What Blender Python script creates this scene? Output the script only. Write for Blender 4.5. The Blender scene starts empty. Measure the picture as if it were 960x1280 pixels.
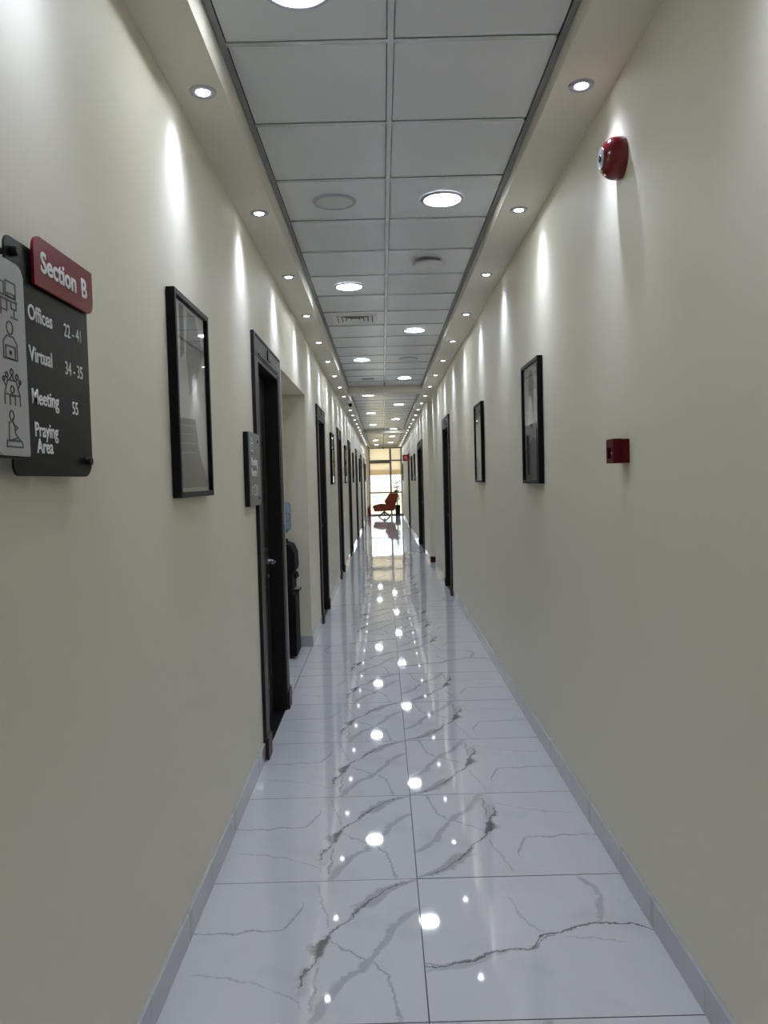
import bpy, bmesh, math, random
from mathutils import Matrix, Vector
random.seed(7)
PI = math.pi
C = bpy.context.scene.collection
sc = bpy.context.scene

# ------------------------------------------------------------------ camera
F_PX = 970.0
VPX, VPY, ROLL = 478.4, 600.0, math.radians(1.5)
CAM = Vector((-0.093, 0.0, 1.553))
yc = Vector((VPX - 480, 640 - VPY, F_PX)).normalized()
zc = Vector((-math.sin(ROLL), math.cos(ROLL), 0)); zc = (zc - yc * zc.dot(yc)).normalized()
xc = Vector(zc.cross(yc))
if xc.x < 0: xc = -xc
right = Vector((xc[0], yc[0], zc[0])); up = Vector((xc[1], yc[1], zc[1])); fwd = Vector((xc[2], yc[2], zc[2]))
cd = bpy.data.cameras.new('camera'); cam = bpy.data.objects.new('camera', cd); C.objects.link(cam)
cd.sensor_fit = 'VERTICAL'; cd.sensor_height = 36.0; cd.sensor_width = 27.0; cd.lens = F_PX / 1280 * 36.0
cd.clip_start = 0.02; cd.clip_end = 2000
mw = Matrix.Identity(4)
for i in range(3):
    mw[i][0] = right[i]; mw[i][1] = up[i]; mw[i][2] = -fwd[i]; mw[i][3] = CAM[i]
cam.matrix_world = mw
sc.camera = cam

# ------------------------------------------------------------------ world, sun, exposure
W = bpy.data.worlds.new('world'); sc.world = W; W.use_nodes = True
wb = W.node_tree.nodes['Background']
wb.inputs['Color'].default_value = (0.78, 0.88, 1.0, 1); wb.inputs['Strength'].default_value = 3.2
sd = bpy.data.lights.new('sun', 'SUN'); sd.energy = 6.0; sd.color = (1.0, 0.93, 0.8); sd.angle = 0.01
sun = bpy.data.objects.new('sun', sd); C.objects.link(sun)
sun.rotation_euler = (math.radians(42), 0, math.radians(25))
sc.view_settings.view_transform = 'Standard'; sc.view_settings.look = 'None'
sc.view_settings.exposure = 0.45; sc.view_settings.gamma = 1.0; sc.view_settings.use_curve_mapping = False
cy = sc.cycles
cy.max_bounces = 10; cy.diffuse_bounces = 5; cy.glossy_bounces = 4; cy.transmission_bounces = 6; cy.transparent_max_bounces = 8
cy.sample_clamp_indirect = 6.0; cy.caustics_reflective = False; cy.caustics_refractive = False
cy.use_denoising = True

PANEL_L = 42.0        # radiance of the round ceiling panels
SPOT_W = 34.0          # beam of each soffit spotlight
LAMP_COL = (0.86, 0.93, 1.0); SPOT_COL = (0.71, 0.78, 1.0)

# ------------------------------------------------------------------ dimensions
XL, XR, XR2 = -0.80, 0.80, 0.765        # wall faces; the wall steps in past the recess
Y0, Y1 = -5.0, 34.2
CZ = 3.06                                # grid ceiling
SL, SR = 2.94, 2.99                      # soffit undersides
LIPL, LIPR, GC = -0.612, 0.573, -0.027
STEP_A, STEP_B, XREC = 13.55, 14.40, 0.86
DOOR_H, DOOR_IN, CAS = 2.267, 0.84, 0.125
DOORS_L = [4.84, 8.96, 12.77, 16.53, 20.85, 25.55, 29.55]      # centres
DOORS_R = [(10.73, 0.84), (17.5, 1.95), (25.1, 0.84)]
NICHE = (5.56, 7.28, 2.365, -1.40)

# ------------------------------------------------------------------ materials
def mat(name, col, rough=0.5, metal=0.0, spec=0.5, bump=None, var=None, emit=None, coat=0.0):
    m = bpy.data.materials.new(name); m.use_nodes = True
    nt = m.node_tree; b = nt.nodes['Principled BSDF']
    b.inputs['Base Color'].default_value = (*col, 1); b.inputs['Roughness'].default_value = rough
    b.inputs['Metallic'].default_value = metal; b.inputs['Specular IOR Level'].default_value = spec
    b.inputs['Coat Weight'].default_value = coat; b.inputs['Coat Roughness'].default_value = 0.08
    tc = nt.nodes.new('ShaderNodeTexCoord')
    if var:                                         # (scale, amount): soft mottling of the colour
        n = nt.nodes.new('ShaderNodeTexNoise'); n.inputs['Scale'].default_value = var[0]; n.inputs['Detail'].default_value = 5
        nt.links.new(tc.outputs['Object'], n.inputs['Vector'])
        r = nt.nodes.new('ShaderNodeMix'); r.data_type = 'RGBA'
        r.inputs['A'].default_value = (*[c * (1 - var[1]) for c in col], 1); r.inputs['B'].default_value = (*[min(1, c * (1 + var[1])) for c in col], 1)
        nt.links.new(n.outputs['Fac'], r.inputs['Factor']); nt.links.new(r.outputs['Result'], b.inputs['Base Color'])
    if bump:
        n = nt.nodes.new('ShaderNodeTexNoise'); n.inputs['Scale'].default_value = bump[0]; n.inputs['Detail'].default_value = 4
        nt.links.new(tc.outputs['Object'], n.inputs['Vector'])
        bp = nt.nodes.new('ShaderNodeBump'); bp.inputs['Strength'].default_value = bump[1]; bp.inputs['Distance'].default_value = 0.01
        nt.links.new(n.outputs['Fac'], bp.inputs['Height']); nt.links.new(bp.outputs['Normal'], b.inputs['Normal'])
    if emit:
        b.inputs['Emission Color'].default_value = (*emit[0], 1); b.inputs['Emission Strength'].default_value = emit[1]
    return m

def glass_mat(name, tint=(1, 1, 1), rough=0.0, refl=1.0):
    m = bpy.data.materials.new(name); m.use_nodes = True; nt = m.node_tree; nt.nodes.clear()
    o = nt.nodes.new('ShaderNodeOutputMaterial'); mx = nt.nodes.new('ShaderNodeMixShader')
    t = nt.nodes.new('ShaderNodeBsdfTransparent'); t.inputs['Color'].default_value = (*tint, 1)
    g = nt.nodes.new('ShaderNodeBsdfGlossy'); g.inputs['Roughness'].default_value = rough
    lw = nt.nodes.new('ShaderNodeLayerWeight'); lw.inputs['Blend'].default_value = 0.5      # Schlick: the same from both faces
    pw = nt.nodes.new('ShaderNodeMath'); pw.operation = 'POWER'; pw.inputs[1].default_value = 5.0; nt.links.new(lw.outputs['Facing'], pw.inputs[0])
    fr = nt.nodes.new('ShaderNodeMath'); fr.operation = 'MULTIPLY_ADD'; fr.inputs[1].default_value = 0.95 * refl; fr.inputs[2].default_value = 0.04 * refl
    nt.links.new(pw.outputs[0], fr.inputs[0]); nt.links.new(fr.outputs[0], mx.inputs['Fac']); nt.links.new(t.outputs[0], mx.inputs[1]); nt.links.new(g.outputs[0], mx.inputs[2])
    nt.links.new(mx.outputs[0], o.inputs['Surface'])
    return m

def blind_mat():
    m = bpy.data.materials.new('blind_fabric'); m.use_nodes = True; nt = m.node_tree; nt.nodes.clear()
    o = nt.nodes.new('ShaderNodeOutputMaterial'); mx = nt.nodes.new('ShaderNodeMixShader'); mx.inputs['Fac'].default_value = 0.6
    tc = nt.nodes.new('ShaderNodeTexCoord'); w = nt.nodes.new('ShaderNodeTexWave'); w.inputs['Scale'].default_value = 60; w.bands_direction = 'Z'
    nt.links.new(tc.outputs['Object'], w.inputs['Vector'])
    c = nt.nodes.new('ShaderNodeMix'); c.data_type = 'RGBA'; c.inputs['A'].default_value = (0.90, 0.82, 0.68, 1); c.inputs['B'].default_value = (0.94, 0.86, 0.73, 1)
    nt.links.new(w.outputs['Fac'], c.inputs['Factor'])
    d = nt.nodes.new('ShaderNodeBsdfDiffuse'); t = nt.nodes.new('ShaderNodeBsdfTranslucent')
    nt.links.new(c.outputs['Result'], d.inputs['Color']); nt.links.new(c.outputs['Result'], t.inputs['Color'])
    nt.links.new(d.outputs[0], mx.inputs[1]); nt.links.new(t.outputs[0], mx.inputs[2]); nt.links.new(mx.outputs[0], o.inputs['Surface'])
    return m

def marble_mat(name, veins, base=(0.545, 0.55, 0.56), rough=0.035):
    """veins: (axis, [(t, pos)...], width, darkness, softness) in tile coordinates 0..1"""
    m = bpy.data.materials.new(name); m.use_nodes = True; nt = m.node_tree; N = nt.nodes; Lk = nt.links
    b = N['Principled BSDF']; b.inputs['Roughness'].default_value = rough; b.inputs['Specular IOR Level'].default_value = 0.5; b.inputs['IOR'].default_value = 1.9
    tc = N.new('ShaderNodeTexCoord')
    mp = N.new('ShaderNodeMapping'); mp.inputs['Scale'].default_value = (1.25, 1.25, 0); mp.inputs['Location'].default_value = (0.5, 0.5, 0)
    Lk.new(tc.outputs['Object'], mp.inputs['Vector'])
    def math_(op, a, bb=None, c=None):
        n = N.new('ShaderNodeMath'); n.operation = op
        for i, v in enumerate((a, bb, c)):
            if v is None: continue
            if isinstance(v, (int, float)): n.inputs[i].default_value = v
            else: Lk.new(v, n.inputs[i])
        return n.outputs[0]
    def noise(scale, detail, rgh=0.6):
        n = N.new('ShaderNodeTexNoise'); n.inputs['Scale'].default_value = scale; n.inputs['Detail'].default_value = detail; n.inputs['Roughness'].default_value = rgh
        Lk.new(mp.outputs[0], n.inputs['Vector']); return n
    nz = noise(7, 10, 0.7)
    sep = N.new('ShaderNodeSeparateColor'); Lk.new(nz.outputs['Color'], sep.inputs[0])
    du = math_('MULTIPLY', math_('SUBTRACT', sep.outputs[0], 0.5), 0.11)
    dv = math_('MULTIPLY', math_('SUBTRACT', sep.outputs[1], 0.5), 0.11)
    xy = N.new('ShaderNodeSeparateXYZ'); Lk.new(mp.outputs[0], xy.inputs[0])
    u = math_('ADD', xy.outputs[0], du); v = math_('ADD', xy.outputs[1], dv)
    wn = noise(7, 3); wmod = math_('MULTIPLY_ADD', wn.outputs['Fac'], 2.2, -0.35); wmod = math_('MAXIMUM', wmod, 0.12)
    total = None
    for axis, pts, width, dark, soft in veins:
        t, p = (v, u) if axis == 'v' else (u, v)
        fc = N.new('ShaderNodeFloatCurve'); cm = fc.mapping; cm.use_clip = False; cu = cm.curves[0]
        pts = sorted(pts)
        cu.points[0].location = pts[0]; cu.points[1].location = pts[-1]
        for q in pts[1:-1]: cu.points.new(*q)
        for q in cu.points: q.handle_type = 'AUTO'
        cm.update(); Lk.new(t, fc.inputs['Value'])
        d = math_('ABSOLUTE', math_('SUBTRACT', p, fc.outputs[0]))
        wv = math_('MULTIPLY', wmod, width)
        mr = N.new('ShaderNodeMapRange'); mr.interpolation_type = 'SMOOTHSTEP'; mr.inputs['To Min'].default_value = 1; mr.inputs['To Max'].default_value = 0
        Lk.new(d, mr.inputs['Value']); Lk.new(math_('MULTIPLY', wv, 1 - soft), mr.inputs['From Min']); Lk.new(math_('MULTIPLY', wv, 1 + soft), mr.inputs['From Max'])
        lo = N.new('ShaderNodeMapRange'); lo.interpolation_type = 'SMOOTHSTEP'; lo.inputs['From Min'].default_value = pts[0][0] - 0.02; lo.inputs['From Max'].default_value = pts[0][0] + 0.02
        hi = N.new('ShaderNodeMapRange'); hi.interpolation_type = 'SMOOTHSTEP'; hi.inputs['From Min'].default_value = pts[-1][0] + 0.02; hi.inputs['From Max'].default_value = pts[-1][0] - 0.02
        Lk.new(t, lo.inputs['Value']); Lk.new(t, hi.inputs['Value'])
        r = math_('MULTIPLY', math_('MULTIPLY', mr.outputs[0], dark), math_('MULTIPLY', lo.outputs[0], hi.outputs[0]))
        total = r if total is None else math_('MAXIMUM', total, r)
    # faint overall clouding and hairlines
    cl = noise(2.5, 6); clm = N.new('ShaderNodeMapRange'); clm.inputs['From Min'].default_value = 0.52; clm.inputs['From Max'].default_value = 0.8; clm.inputs['To Max'].default_value = 0.2
    Lk.new(cl.outputs['Fac'], clm.inputs['Value'])
    total = math_('MAXIMUM', total, clm.outputs[0])
    mx = N.new('ShaderNodeMix'); mx.data_type = 'RGBA'; mx.inputs['A'].default_value = (*base, 1); mx.inputs['B'].default_value = (0.13, 0.135, 0.14, 1)
    Lk.new(total, mx.inputs['Factor']); Lk.new(mx.outputs['Result'], b.inputs['Base Color'])
    return m

VA = [('v', [(.275, .53), (.379, .548), (.468, .580), (.551, .610), (.673, .676), (.805, .77)], .004, .8, .9),
      ('v', [(.15, .53), (.379, .56), (.551, .60), (.673, .686), (.80, .77)], .020, .22, .5),
      ('v', [(.195, .515), (.275, .519), (.379, .556), (.468, .573), (.551, .598), (.673, .686), (.805, .78), (.918, .858), (.988, .988)], .006, 1.0, .8),
      ('v', [(.40, .562), (.468, .573), (.54, .592)], .028, .95, .6),
      ('v', [(.20, .52), (.30, .53), (.40, .562)], .03, .22, .5),
      ('v', [(.76, .75), (.805, .785), (.918, .865), (.99, .98)], .05, .42, .35),
      ('v', [(.063, .566), (.193, .566), (.335, .567)], .010, .5, .9),
      ('v', [(.0, .575), (.133, .628), (.248, .672), (.317, .748), (.37, .773), (.48, .834), (.599, .885), (.739, .993)], .030, .36, .4),
      ('u', [(.601, .514), (.718, .405), (.773, .37)], .007, .5, .9),
      ('v', [(.0, .893), (.068, .889), (.2, .866), (.313, .834), (.37, .773)], .007, .45, .9),
      ('u', [(.0, .578), (.079, .574), (.319, .6), (.4, .592)], .008, .5, .9),
      ('v', [(.592, .4), (.697, .446), (.821, .456)], .007, .45, .9),
      ('u', [(.073, .303), (.307, .253), (.421, .18), (.502, .138), (.533, .082)], .006, .35, .9),
      ('v', [(.613, .594), (.773, .567), (.966, .505)], .006, .35, .9)]
VB = [('u', [(.0, .33), (.164, .352), (.296, .408), (.459, .425), (.53, .49), (.66, .55)], .004, .8, .9),
      ('u', [(.0, .313), (.164, .343), (.296, .401), (.459, .433), (.512, .498), (.61, .535), (.666, .561), (.771, .585), (.898, .565), (1, .51)], .007, 1.0, .8),
      ('u', [(.0, .295), (.164, .325), (.30, .39), (.46, .425)], .02, .28, .5),
      ('v', [(.585, .771), (.735, .822), (.866, .832), (.974, .787)], .016, .35, .8),
      ('u', [(.6, .494), (.708, .475), (.843, .442)], .007, .3, .9),
      ('v', [(.525, .518), (.659, .452), (.82, .41)], .007, .3, .9)]

M = {}
M['wall'] = mat('cream_wall_paint', (0.715, 0.672, 0.548), 0.55, bump=(60, 0.03), var=(0.7, 0.02))
M['soffit'] = mat('cream_soffit_paint', (0.70, 0.665, 0.57), 0.5)
M['ceil_tile'] = mat('vinyl_ceiling_tile', (0.66, 0.675, 0.70), 0.28, spec=0.5, bump=(900, 0.02), var=(1.5, 0.02))
M['tee'] = mat('metal_grid_tee', (0.58, 0.61, 0.60), 0.25, 0.35)
M['trimshade'] = mat('shade_grey_edge_trim', (0.24, 0.25, 0.25), 0.35, 0.3)  # shadow along the ceiling edge, put into the trim's dark colour
M['plenum'] = mat('dark_plenum', (0.03, 0.03, 0.03), 0.9, var=(3, 0.1))
M['tileA'] = marble_mat('marble_print_a', VA)
M['tileB'] = marble_mat('marble_print_b', VB)
M['grout'] = mat('dark_grout', (0.10, 0.10, 0.105), 0.8, var=(40, 0.1))
M['skirt'] = marble_mat('grey_marble_skirting', [('u', [(0.1, .46), (.5, .52), (.8, .5)], .01, .3, .9), ('u', [(.3, .5), (.6, .56)], .02, .2, .7)], base=(0.42, 0.43, 0.45), rough=0.12)
M['door'] = mat('dark_brown_door', (0.024, 0.020, 0.019), 0.45, spec=0.25, bump=(30, 0.02), var=(6, 0.2))
M['casing'] = mat('dark_brown_casing', (0.015, 0.012, 0.012), 0.40, spec=0.25, bump=(40, 0.05), var=(12, 0.25))
M['plinth'] = mat('reddish_brown_plinth', (0.030, 0.013, 0.012), 0.4, spec=0.3, var=(20, 0.2))
M['black'] = mat('black_plastic', (0.006, 0.006, 0.007), 0.4, spec=0.25, var=(10, 0.1))
M['frame'] = mat('black_picture_frame', (0.003, 0.003, 0.005), 0.4, spec=0.15, var=(10, 0.1))
M['chrome'] = mat('brushed_chrome', (0.6, 0.6, 0.6), 0.25, 0.9, var=(30, 0.03))
M['ring'] = mat('grey_lamp_ring', (0.42, 0.42, 0.48), 0.3, 0.4, var=(30, 0.03))
M['white'] = mat('white_plastic', (0.72, 0.72, 0.71), 0.4, var=(10, 0.03))
M['lampoff'] = mat('unlit_diffuser', (0.60, 0.61, 0.60), 0.4, var=(10, 0.02))
M['panel'] = mat('lit_diffuser', (0.8, 0.8, 0.8), 0.5, emit=(LAMP_COL, PANEL_L))
M['lens'] = mat('lit_spot_lens', (0.8, 0.8, 0.8), 0.5, emit=(LAMP_COL, 12.0))
M['signblack'] = mat('charcoal_sign_board', (0.008, 0.010, 0.010), 0.30, spec=0.14, var=(8, 0.05))
M['signred'] = mat('dark_red_sign_board', (0.19, 0.005, 0.012), 0.32, spec=0.16, var=(8, 0.05))
M['signwhite'] = mat('pale_grey_sign_board', (0.46, 0.47, 0.48), 0.45, spec=0.3, var=(8, 0.03))
M['signgrey'] = mat('grey_green_sign_board', (0.12, 0.13, 0.125), 0.3, var=(8, 0.05))
M['letter'] = mat('white_lettering', (0.80, 0.80, 0.80), 0.5, var=(20, 0.02))
M['icon'] = mat('dark_icon_line', (0.10, 0.10, 0.105), 0.5, var=(20, 0.02))
M['alarm'] = mat('red_alarm_plastic', (0.15, 0.004, 0.011), 0.15, var=(10, 0.05))
M['callred'] = mat('red_call_point_plastic', (0.085, 0.002, 0.006), 0.45, spec=0.15, var=(10, 0.05))
M['greyplastic'] = mat('grey_plastic', (0.25, 0.25, 0.27), 0.3, var=(10, 0.05))
M['paper'] = mat('print_paper', (0.68, 0.68, 0.67), 0.6, var=(3, 0.25))
M['ink1'] = mat('print_mid_grey', (0.055, 0.055, 0.055), 0.6, var=(8, 0.3))
M['ink2'] = mat('print_dark_grey', (0.03, 0.03, 0.03), 0.6, var=(8, 0.3))
M['ink3'] = mat('print_light_grey', (0.24, 0.24, 0.235), 0.6, var=(8, 0.2))
M['ink4'] = mat('print_pale_grey', (0.40, 0.40, 0.39), 0.6, var=(8, 0.3))
M['pane'] = glass_mat('picture_glass')
M['winglass'] = glass_mat('window_glass', (0.96, 0.98, 0.98))
M['winframe'] = mat('brown_grey_window_frame', (0.16, 0.13, 0.11), 0.4, 0.2, var=(8, 0.05))
M['blind'] = blind_mat()
M['chair'] = mat('burnt_orange_leather', (0.20, 0.034, 0.011), 0.45, spec=0.3, bump=(60, 0.05), var=(6, 0.1))
M['darkmetal'] = mat('dark_metal', (0.03, 0.028, 0.027), 0.35, 0.6, var=(20, 0.05))
M['leaf'] = mat('yellow_green_leaf', (0.24, 0.28, 0.035), 0.45, var=(20, 0.3))
M['stem'] = mat('green_stem', (0.12, 0.16, 0.04), 0.6, var=(20, 0.2))
M['soil'] = mat('dark_soil', (0.03, 0.02, 0.015), 0.95, bump=(60, 0.6), var=(30, 0.3))
M['extred'] = mat('extinguisher_red', (0.24, 0.008, 0.010), 0.25, var=(10, 0.05))
M['cooler'] = mat('charcoal_cooler_body', (0.005, 0.006, 0.008), 0.6, spec=0.12, var=(10, 0.05))
M['bottle'] = mat('blue_water_bottle', (0.30, 0.46, 0.58), 0.12, var=(10, 0.05)); M['bottle'].node_tree.nodes['Principled BSDF'].inputs['Transmission Weight'].default_value = 0.55
M['sand'] = mat('dry_sand', (0.50, 0.41, 0.22), 0.9, bump=(2, 0.3), var=(0.3, 0.2))
M['stucco'] = mat('hazy_pale_stucco', (0.74, 0.74, 0.73), 0.8, var=(1, 0.06))  # distance haze put into the pale wall colour
M['hazeglass'] = mat('hazy_window_glass', (0.42, 0.47, 0.52), 0.2, var=(1, 0.1))  # far building glass, colour lightened to stand for haze

# ------------------------------------------------------------------ helpers
class MB:
    """collects shapes; build() links them as one mesh object"""
    def __init__(s): s.bm = bmesh.new()
    def box(s, x0, x1, y0, y1, z0, z1):
        vs = [s.bm.verts.new(p) for p in ((x0, y0, z0), (x1, y0, z0), (x1, y1, z0), (x0, y1, z0), (x0, y0, z1), (x1, y0, z1), (x1, y1, z1), (x0, y1, z1))]
        for f in ((3, 2, 1, 0), (4, 5, 6, 7), (0, 1, 5, 4), (1, 2, 6, 5), (2, 3, 7, 6), (3, 0, 4, 7)): s.bm.faces.new([vs[i] for i in f])
        return s
    def prism(s, pts, d0, d1, axis='y'):
        """polygon pts (a, b) in the plane across axis, extruded d0..d1 along it"""
        def P(a, b, d): return {'y': (a, d, b), 'x': (d, a, b), 'z': (a, b, d)}[axis]
        A = [s.bm.verts.new(P(a, b, d0)) for a, b in pts]; B = [s.bm.verts.new(P(a, b, d1)) for a, b in pts]
        n = len(pts); s.bm.faces.new(A); s.bm.faces.new(B[::-1])
        for i in range(n): s.bm.faces.new((A[i], B[i], B[(i + 1) % n], A[(i + 1) % n]))
        return s
    def lathe(s, prof, seg=32, axis='z', c=(0, 0, 0), cap=True):
        """prof: (radius, height); axis the direction of height"""
        rings = []
        for r, h in prof:
            ring = []
            for k in range(seg):
                a = 2 * PI * k / seg; p = (r * math.cos(a), r * math.sin(a))
                q = {'z': (p[0], p[1], h), 'y': (p[0], h, p[1]), 'x': (h, p[0], p[1])}[axis]
                ring.append(s.bm.verts.new((q[0] + c[0], q[1] + c[1], q[2] + c[2])))
            rings.append(ring)
        for a, b in zip(rings, rings[1:]):
            for k in range(seg): s.bm.faces.new((a[k], a[(k + 1) % seg], b[(k + 1) % seg], b[k]))
        if cap:
            s.bm.faces.new(rings[0][::-1]); s.bm.faces.new(rings[-1])
        return s
    def tube(s, pts, r, seg=8):
        pts = [Vector(p) for p in pts]; rings = []
        rs = r if isinstance(r, (list, tuple)) else [r] * len(pts)
        for i, p in enumerate(pts):
            d = (pts[min(i + 1, len(pts) - 1)] - pts[max(i - 1, 0)]).normalized()
            a = d.orthogonal().normalized() if i == 0 else (rings[-1][1] - d * rings[-1][1].dot(d)).normalized()
            b = d.cross(a)
            rings.append(([s.bm.verts.new(p + rs[i] * (math.cos(2 * PI * k / seg) * a + math.sin(2 * PI * k / seg) * b)) for k in range(seg)], a))
        for (A, _), (B, _) in zip(rings, rings[1:]):
            for k in range(seg): s.bm.faces.new((A[k], A[(k + 1) % seg], B[(k + 1) % seg], B[k]))
        s.bm.faces.new(rings[0][0][::-1]); s.bm.faces.new(rings[-1][0])
        return s
    def stroke(s, pts, w, y0, y1, closed=False):
        """flat line drawn in the x-z plane, as thin raised bars"""
        if closed: pts = list(pts) + [pts[0]]
        for (ax, az), (bx, bz) in zip(pts, pts[1:]):
            d = Vector((bx - ax, bz - az)); L = d.length
            if L < 1e-6: continue
            d /= L; n = Vector((-d.y, d.x)) * w / 2; e = d * w * 0.3
            s.prism([(ax - e.x - n.x, az - e.y - n.y), (bx + e.x - n.x, bz + e.y - n.y), (bx + e.x + n.x, bz + e.y + n.y), (ax - e.x + n.x, az - e.y + n.y)], y0, y1)
        return s
    def build(s, name, m, parent=None, loc=(0, 0, 0), smooth=False, bevel=0.0, seg=2):
        bmesh.ops.recalc_face_normals(s.bm, faces=s.bm.faces[:])
        me = bpy.data.meshes.new(name); s.bm.to_mesh(me); s.bm.free()
        for mm in (m if isinstance(m, (list, tuple)) else [m]): me.materials.append(M[mm] if isinstance(mm, str) else mm)
        return link(name, me, parent, loc, smooth, bevel, seg)

def link(name, me, parent=None, loc=(0, 0, 0), smooth=False, bevel=0.0, seg=2):
    o = bpy.data.objects.new(name, me); C.objects.link(o); o.location = loc
    if parent: o.parent = parent
    if smooth:
        for p in me.polygons: p.use_smooth = True
        md = o.modifiers.new('edge_split', 'EDGE_SPLIT'); md.split_angle = math.radians(40)
    if bevel:
        md = o.modifiers.new('bevel', 'BEVEL'); md.width = bevel; md.segments = seg; md.limit_method = 'ANGLE'; md.angle_limit = math.radians(40)
    return o

def tag(o, label, cat, group=None, kind=None):
    o['label'] = label; o['category'] = cat
    if group: o['group'] = group
    if kind: o['kind'] = kind
    return o
def thing(name, label, cat, loc=(0, 0, 0), rz=0.0, group=None, kind=None):
    o = bpy.data.objects.new(name, None); o.empty_display_size = 0.1; C.objects.link(o)
    o.location = loc; o.rotation_euler = (0, 0, rz)
    return tag(o, label, cat, group, kind)
def copy_tree(o, parent=None):
    c = o.copy(); C.objects.link(c)
    if parent: c.parent = parent
    for ch in list(o.children): copy_tree(ch, c)
    return c
RL, RR = PI / 2, -PI / 2      # facing out of the left / right wall: local x right, local -y out, local z up

def round_rect(x0, x1, z0, z1, r, n=6):
    """r: one radius or four (bottom-left, bottom-right, top-right, top-left)"""
    rs = r if isinstance(r, (list, tuple)) else [r] * 4
    out = []
    for (cx, cz, a0), rr in zip(((x0, z0, PI), (x1, z0, 1.5 * PI), (x1, z1, 0), (x0, z1, PI / 2)), rs):
        sx = 1 if cx == x0 else -1; sz = 1 if cz == z0 else -1
        if rr < 1e-5: out.append((cx, cz)); continue
        for k in range(n + 1):
            a = a0 + PI / 2 * k / n; out.append((cx + sx * rr + rr * math.cos(a), cz + sz * rr + rr * math.sin(a)))
    return out

def text(name, body, size, x, z, y, m, parent, depth=0.0006, bold=0.0, sx=1.0):
    cu = bpy.data.curves.new(name, 'FONT'); cu.body = body; cu.size = size; cu.extrude = depth; cu.offset = bold; cu.resolution_u = 3
    t = bpy.data.objects.new(name, cu); C.objects.link(t)
    bpy.context.view_layer.update()
    me = bpy.data.meshes.new_from_object(t.evaluated_get(bpy.context.evaluated_depsgraph_get()))
    bpy.data.objects.remove(t); bpy.data.curves.remove(cu)
    me.transform(Matrix.Scale(sx, 4, (1, 0, 0))); me.transform(Matrix.Rotation(PI / 2, 4, 'X'))
    me.materials.clear(); me.materials.append(M[m])
    return link(name, me, parent, (x, y, z))

# ------------------------------------------------------------------ floor
fl = MB().box(-1.45, 0.95, Y0, Y1 + 0.1, -0.15, -0.0025).build('floor', 'grout')
tag(fl, 'glossy white marble tile floor with grey veins and dark joints', 'floor', kind='structure')
T = 0.8; G = 0.0012
def tile_mesh(name, m):
    b = MB(); h = T / 2 - G
    b.box(-h, h, -h, h, -0.0095, 0.0)
    bmesh.ops.bevel(b.bm, geom=[e for e in b.bm.edges if all(v.co.z > -0.001 for v in e.verts)], offset=0.0008, segments=1, affect='EDGES')
    bmesh.ops.recalc_face_normals(b.bm, faces=b.bm.faces[:])
    me = bpy.data.meshes.new(name)
    for f in b.bm.faces: f.material_index = 0 if f.normal.z > 0.99 else 1
    b.bm.to_mesh(me); b.bm.free(); me.materials.append(M[m]); me.materials.append(M['grout']); return me
TA, TB = tile_mesh('floor_tile_a', 'tileA'), tile_mesh('floor_tile_b', 'tileB')
FY = 2.158
k0 = -9
rnd = random.Random(3)
for k in range(k0, 41):
    yc_ = FY + (k + 0.5) * T
    if yc_ - 0.4 > Y1: break
    for s in (-1, 1):
        me = TA; rot = 0 if s < 0 else PI
        if s > 0 and (k == 0 or (k > 2 and k % 4 == 1)): me, rot = TB, 0
        elif k > 2 and rnd.random() < 0.25: me, rot = (TB, rnd.choice((0, PI)))
        o = link('floor_tile', me, fl, (s * 0.4, yc_, 0))
        o.rotation_euler = (rnd.uniform(-1, 1) * 0.0009, rnd.uniform(-1, 1) * 0.0007, rot)
for k in range(3, 7):                                   # tiles inside the niche
    yc_ = FY + (k + 0.5) * T
    o = link('floor_tile', TA, fl, (-1.2 - 0.0012, yc_, 0.0)); o.rotation_euler = (0, 0, PI)

# ------------------------------------------------------------------ walls
def opening(yc_, w): return (yc_ - w / 2, yc_ + w / 2)
wl = MB()
ops = [(opening(y, DOOR_IN), DOOR_H, 'door') for y in DOORS_L] + [((NICHE[0], NICHE[1]), NICHE[2], 'niche')]
ops.sort()
y = Y0
for (a, b_), h, kd in ops:
    wl.box(XL - 0.2, XL, y, a, 0, 3.3)
    wl.box(XL - 0.2, XL, a, b_, h, 3.3)
    if kd == 'door': wl.box(XL - 0.25, XL - 0.2, a - 0.1, b_ + 0.1, 0, h + 0.1)
    y = b_
wl.box(XL - 0.2, XL, y, Y1 + 0.2, 0, 3.3)
a, b_, h, xb = NICHE
wl.box(xb - 0.1, XL - 0.2, a - 0.1, a, 0, 3.3); wl.box(xb - 0.1, XL - 0.2, b_, b_ + 0.1, 0, 3.3)
wl.box(xb - 0.1, xb, a, b_, 0, 3.3); wl.box(xb, XL - 0.2, a, b_, h, h + 0.1)
tag(wl.build('wall_left', 'wall'), 'cream painted corridor wall with a niche, carrying the section directory', 'wall', kind='structure')
wr = MB()
y = Y0
for yc_, w in DOORS_R:
    a, b_ = opening(yc_, w); xs = XR if yc_ < STEP_A else XR2
    if y < STEP_A < a:
        wr.box(XR, XR + 0.25, y, STEP_A, 0, 3.3); wr.box(XREC, XR + 0.25, STEP_A, STEP_B, 0, 3.3); y = STEP_B
    wr.box(xs, XR + 0.25, y, a, 0, 3.3); wr.box(xs, XR + 0.25, a, b_, DOOR_H, 3.3)
    wr.box(XR + 0.2, XR + 0.25, a, b_, 0, DOOR_H)
    y = b_
wr.box(XR2, XR + 0.25, y, Y1 + 0.2, 0, 3.3)
tag(wr.build('wall_right', 'wall'), 'cream painted corridor wall carrying the red fire alarm', 'wall', kind='structure')
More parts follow.
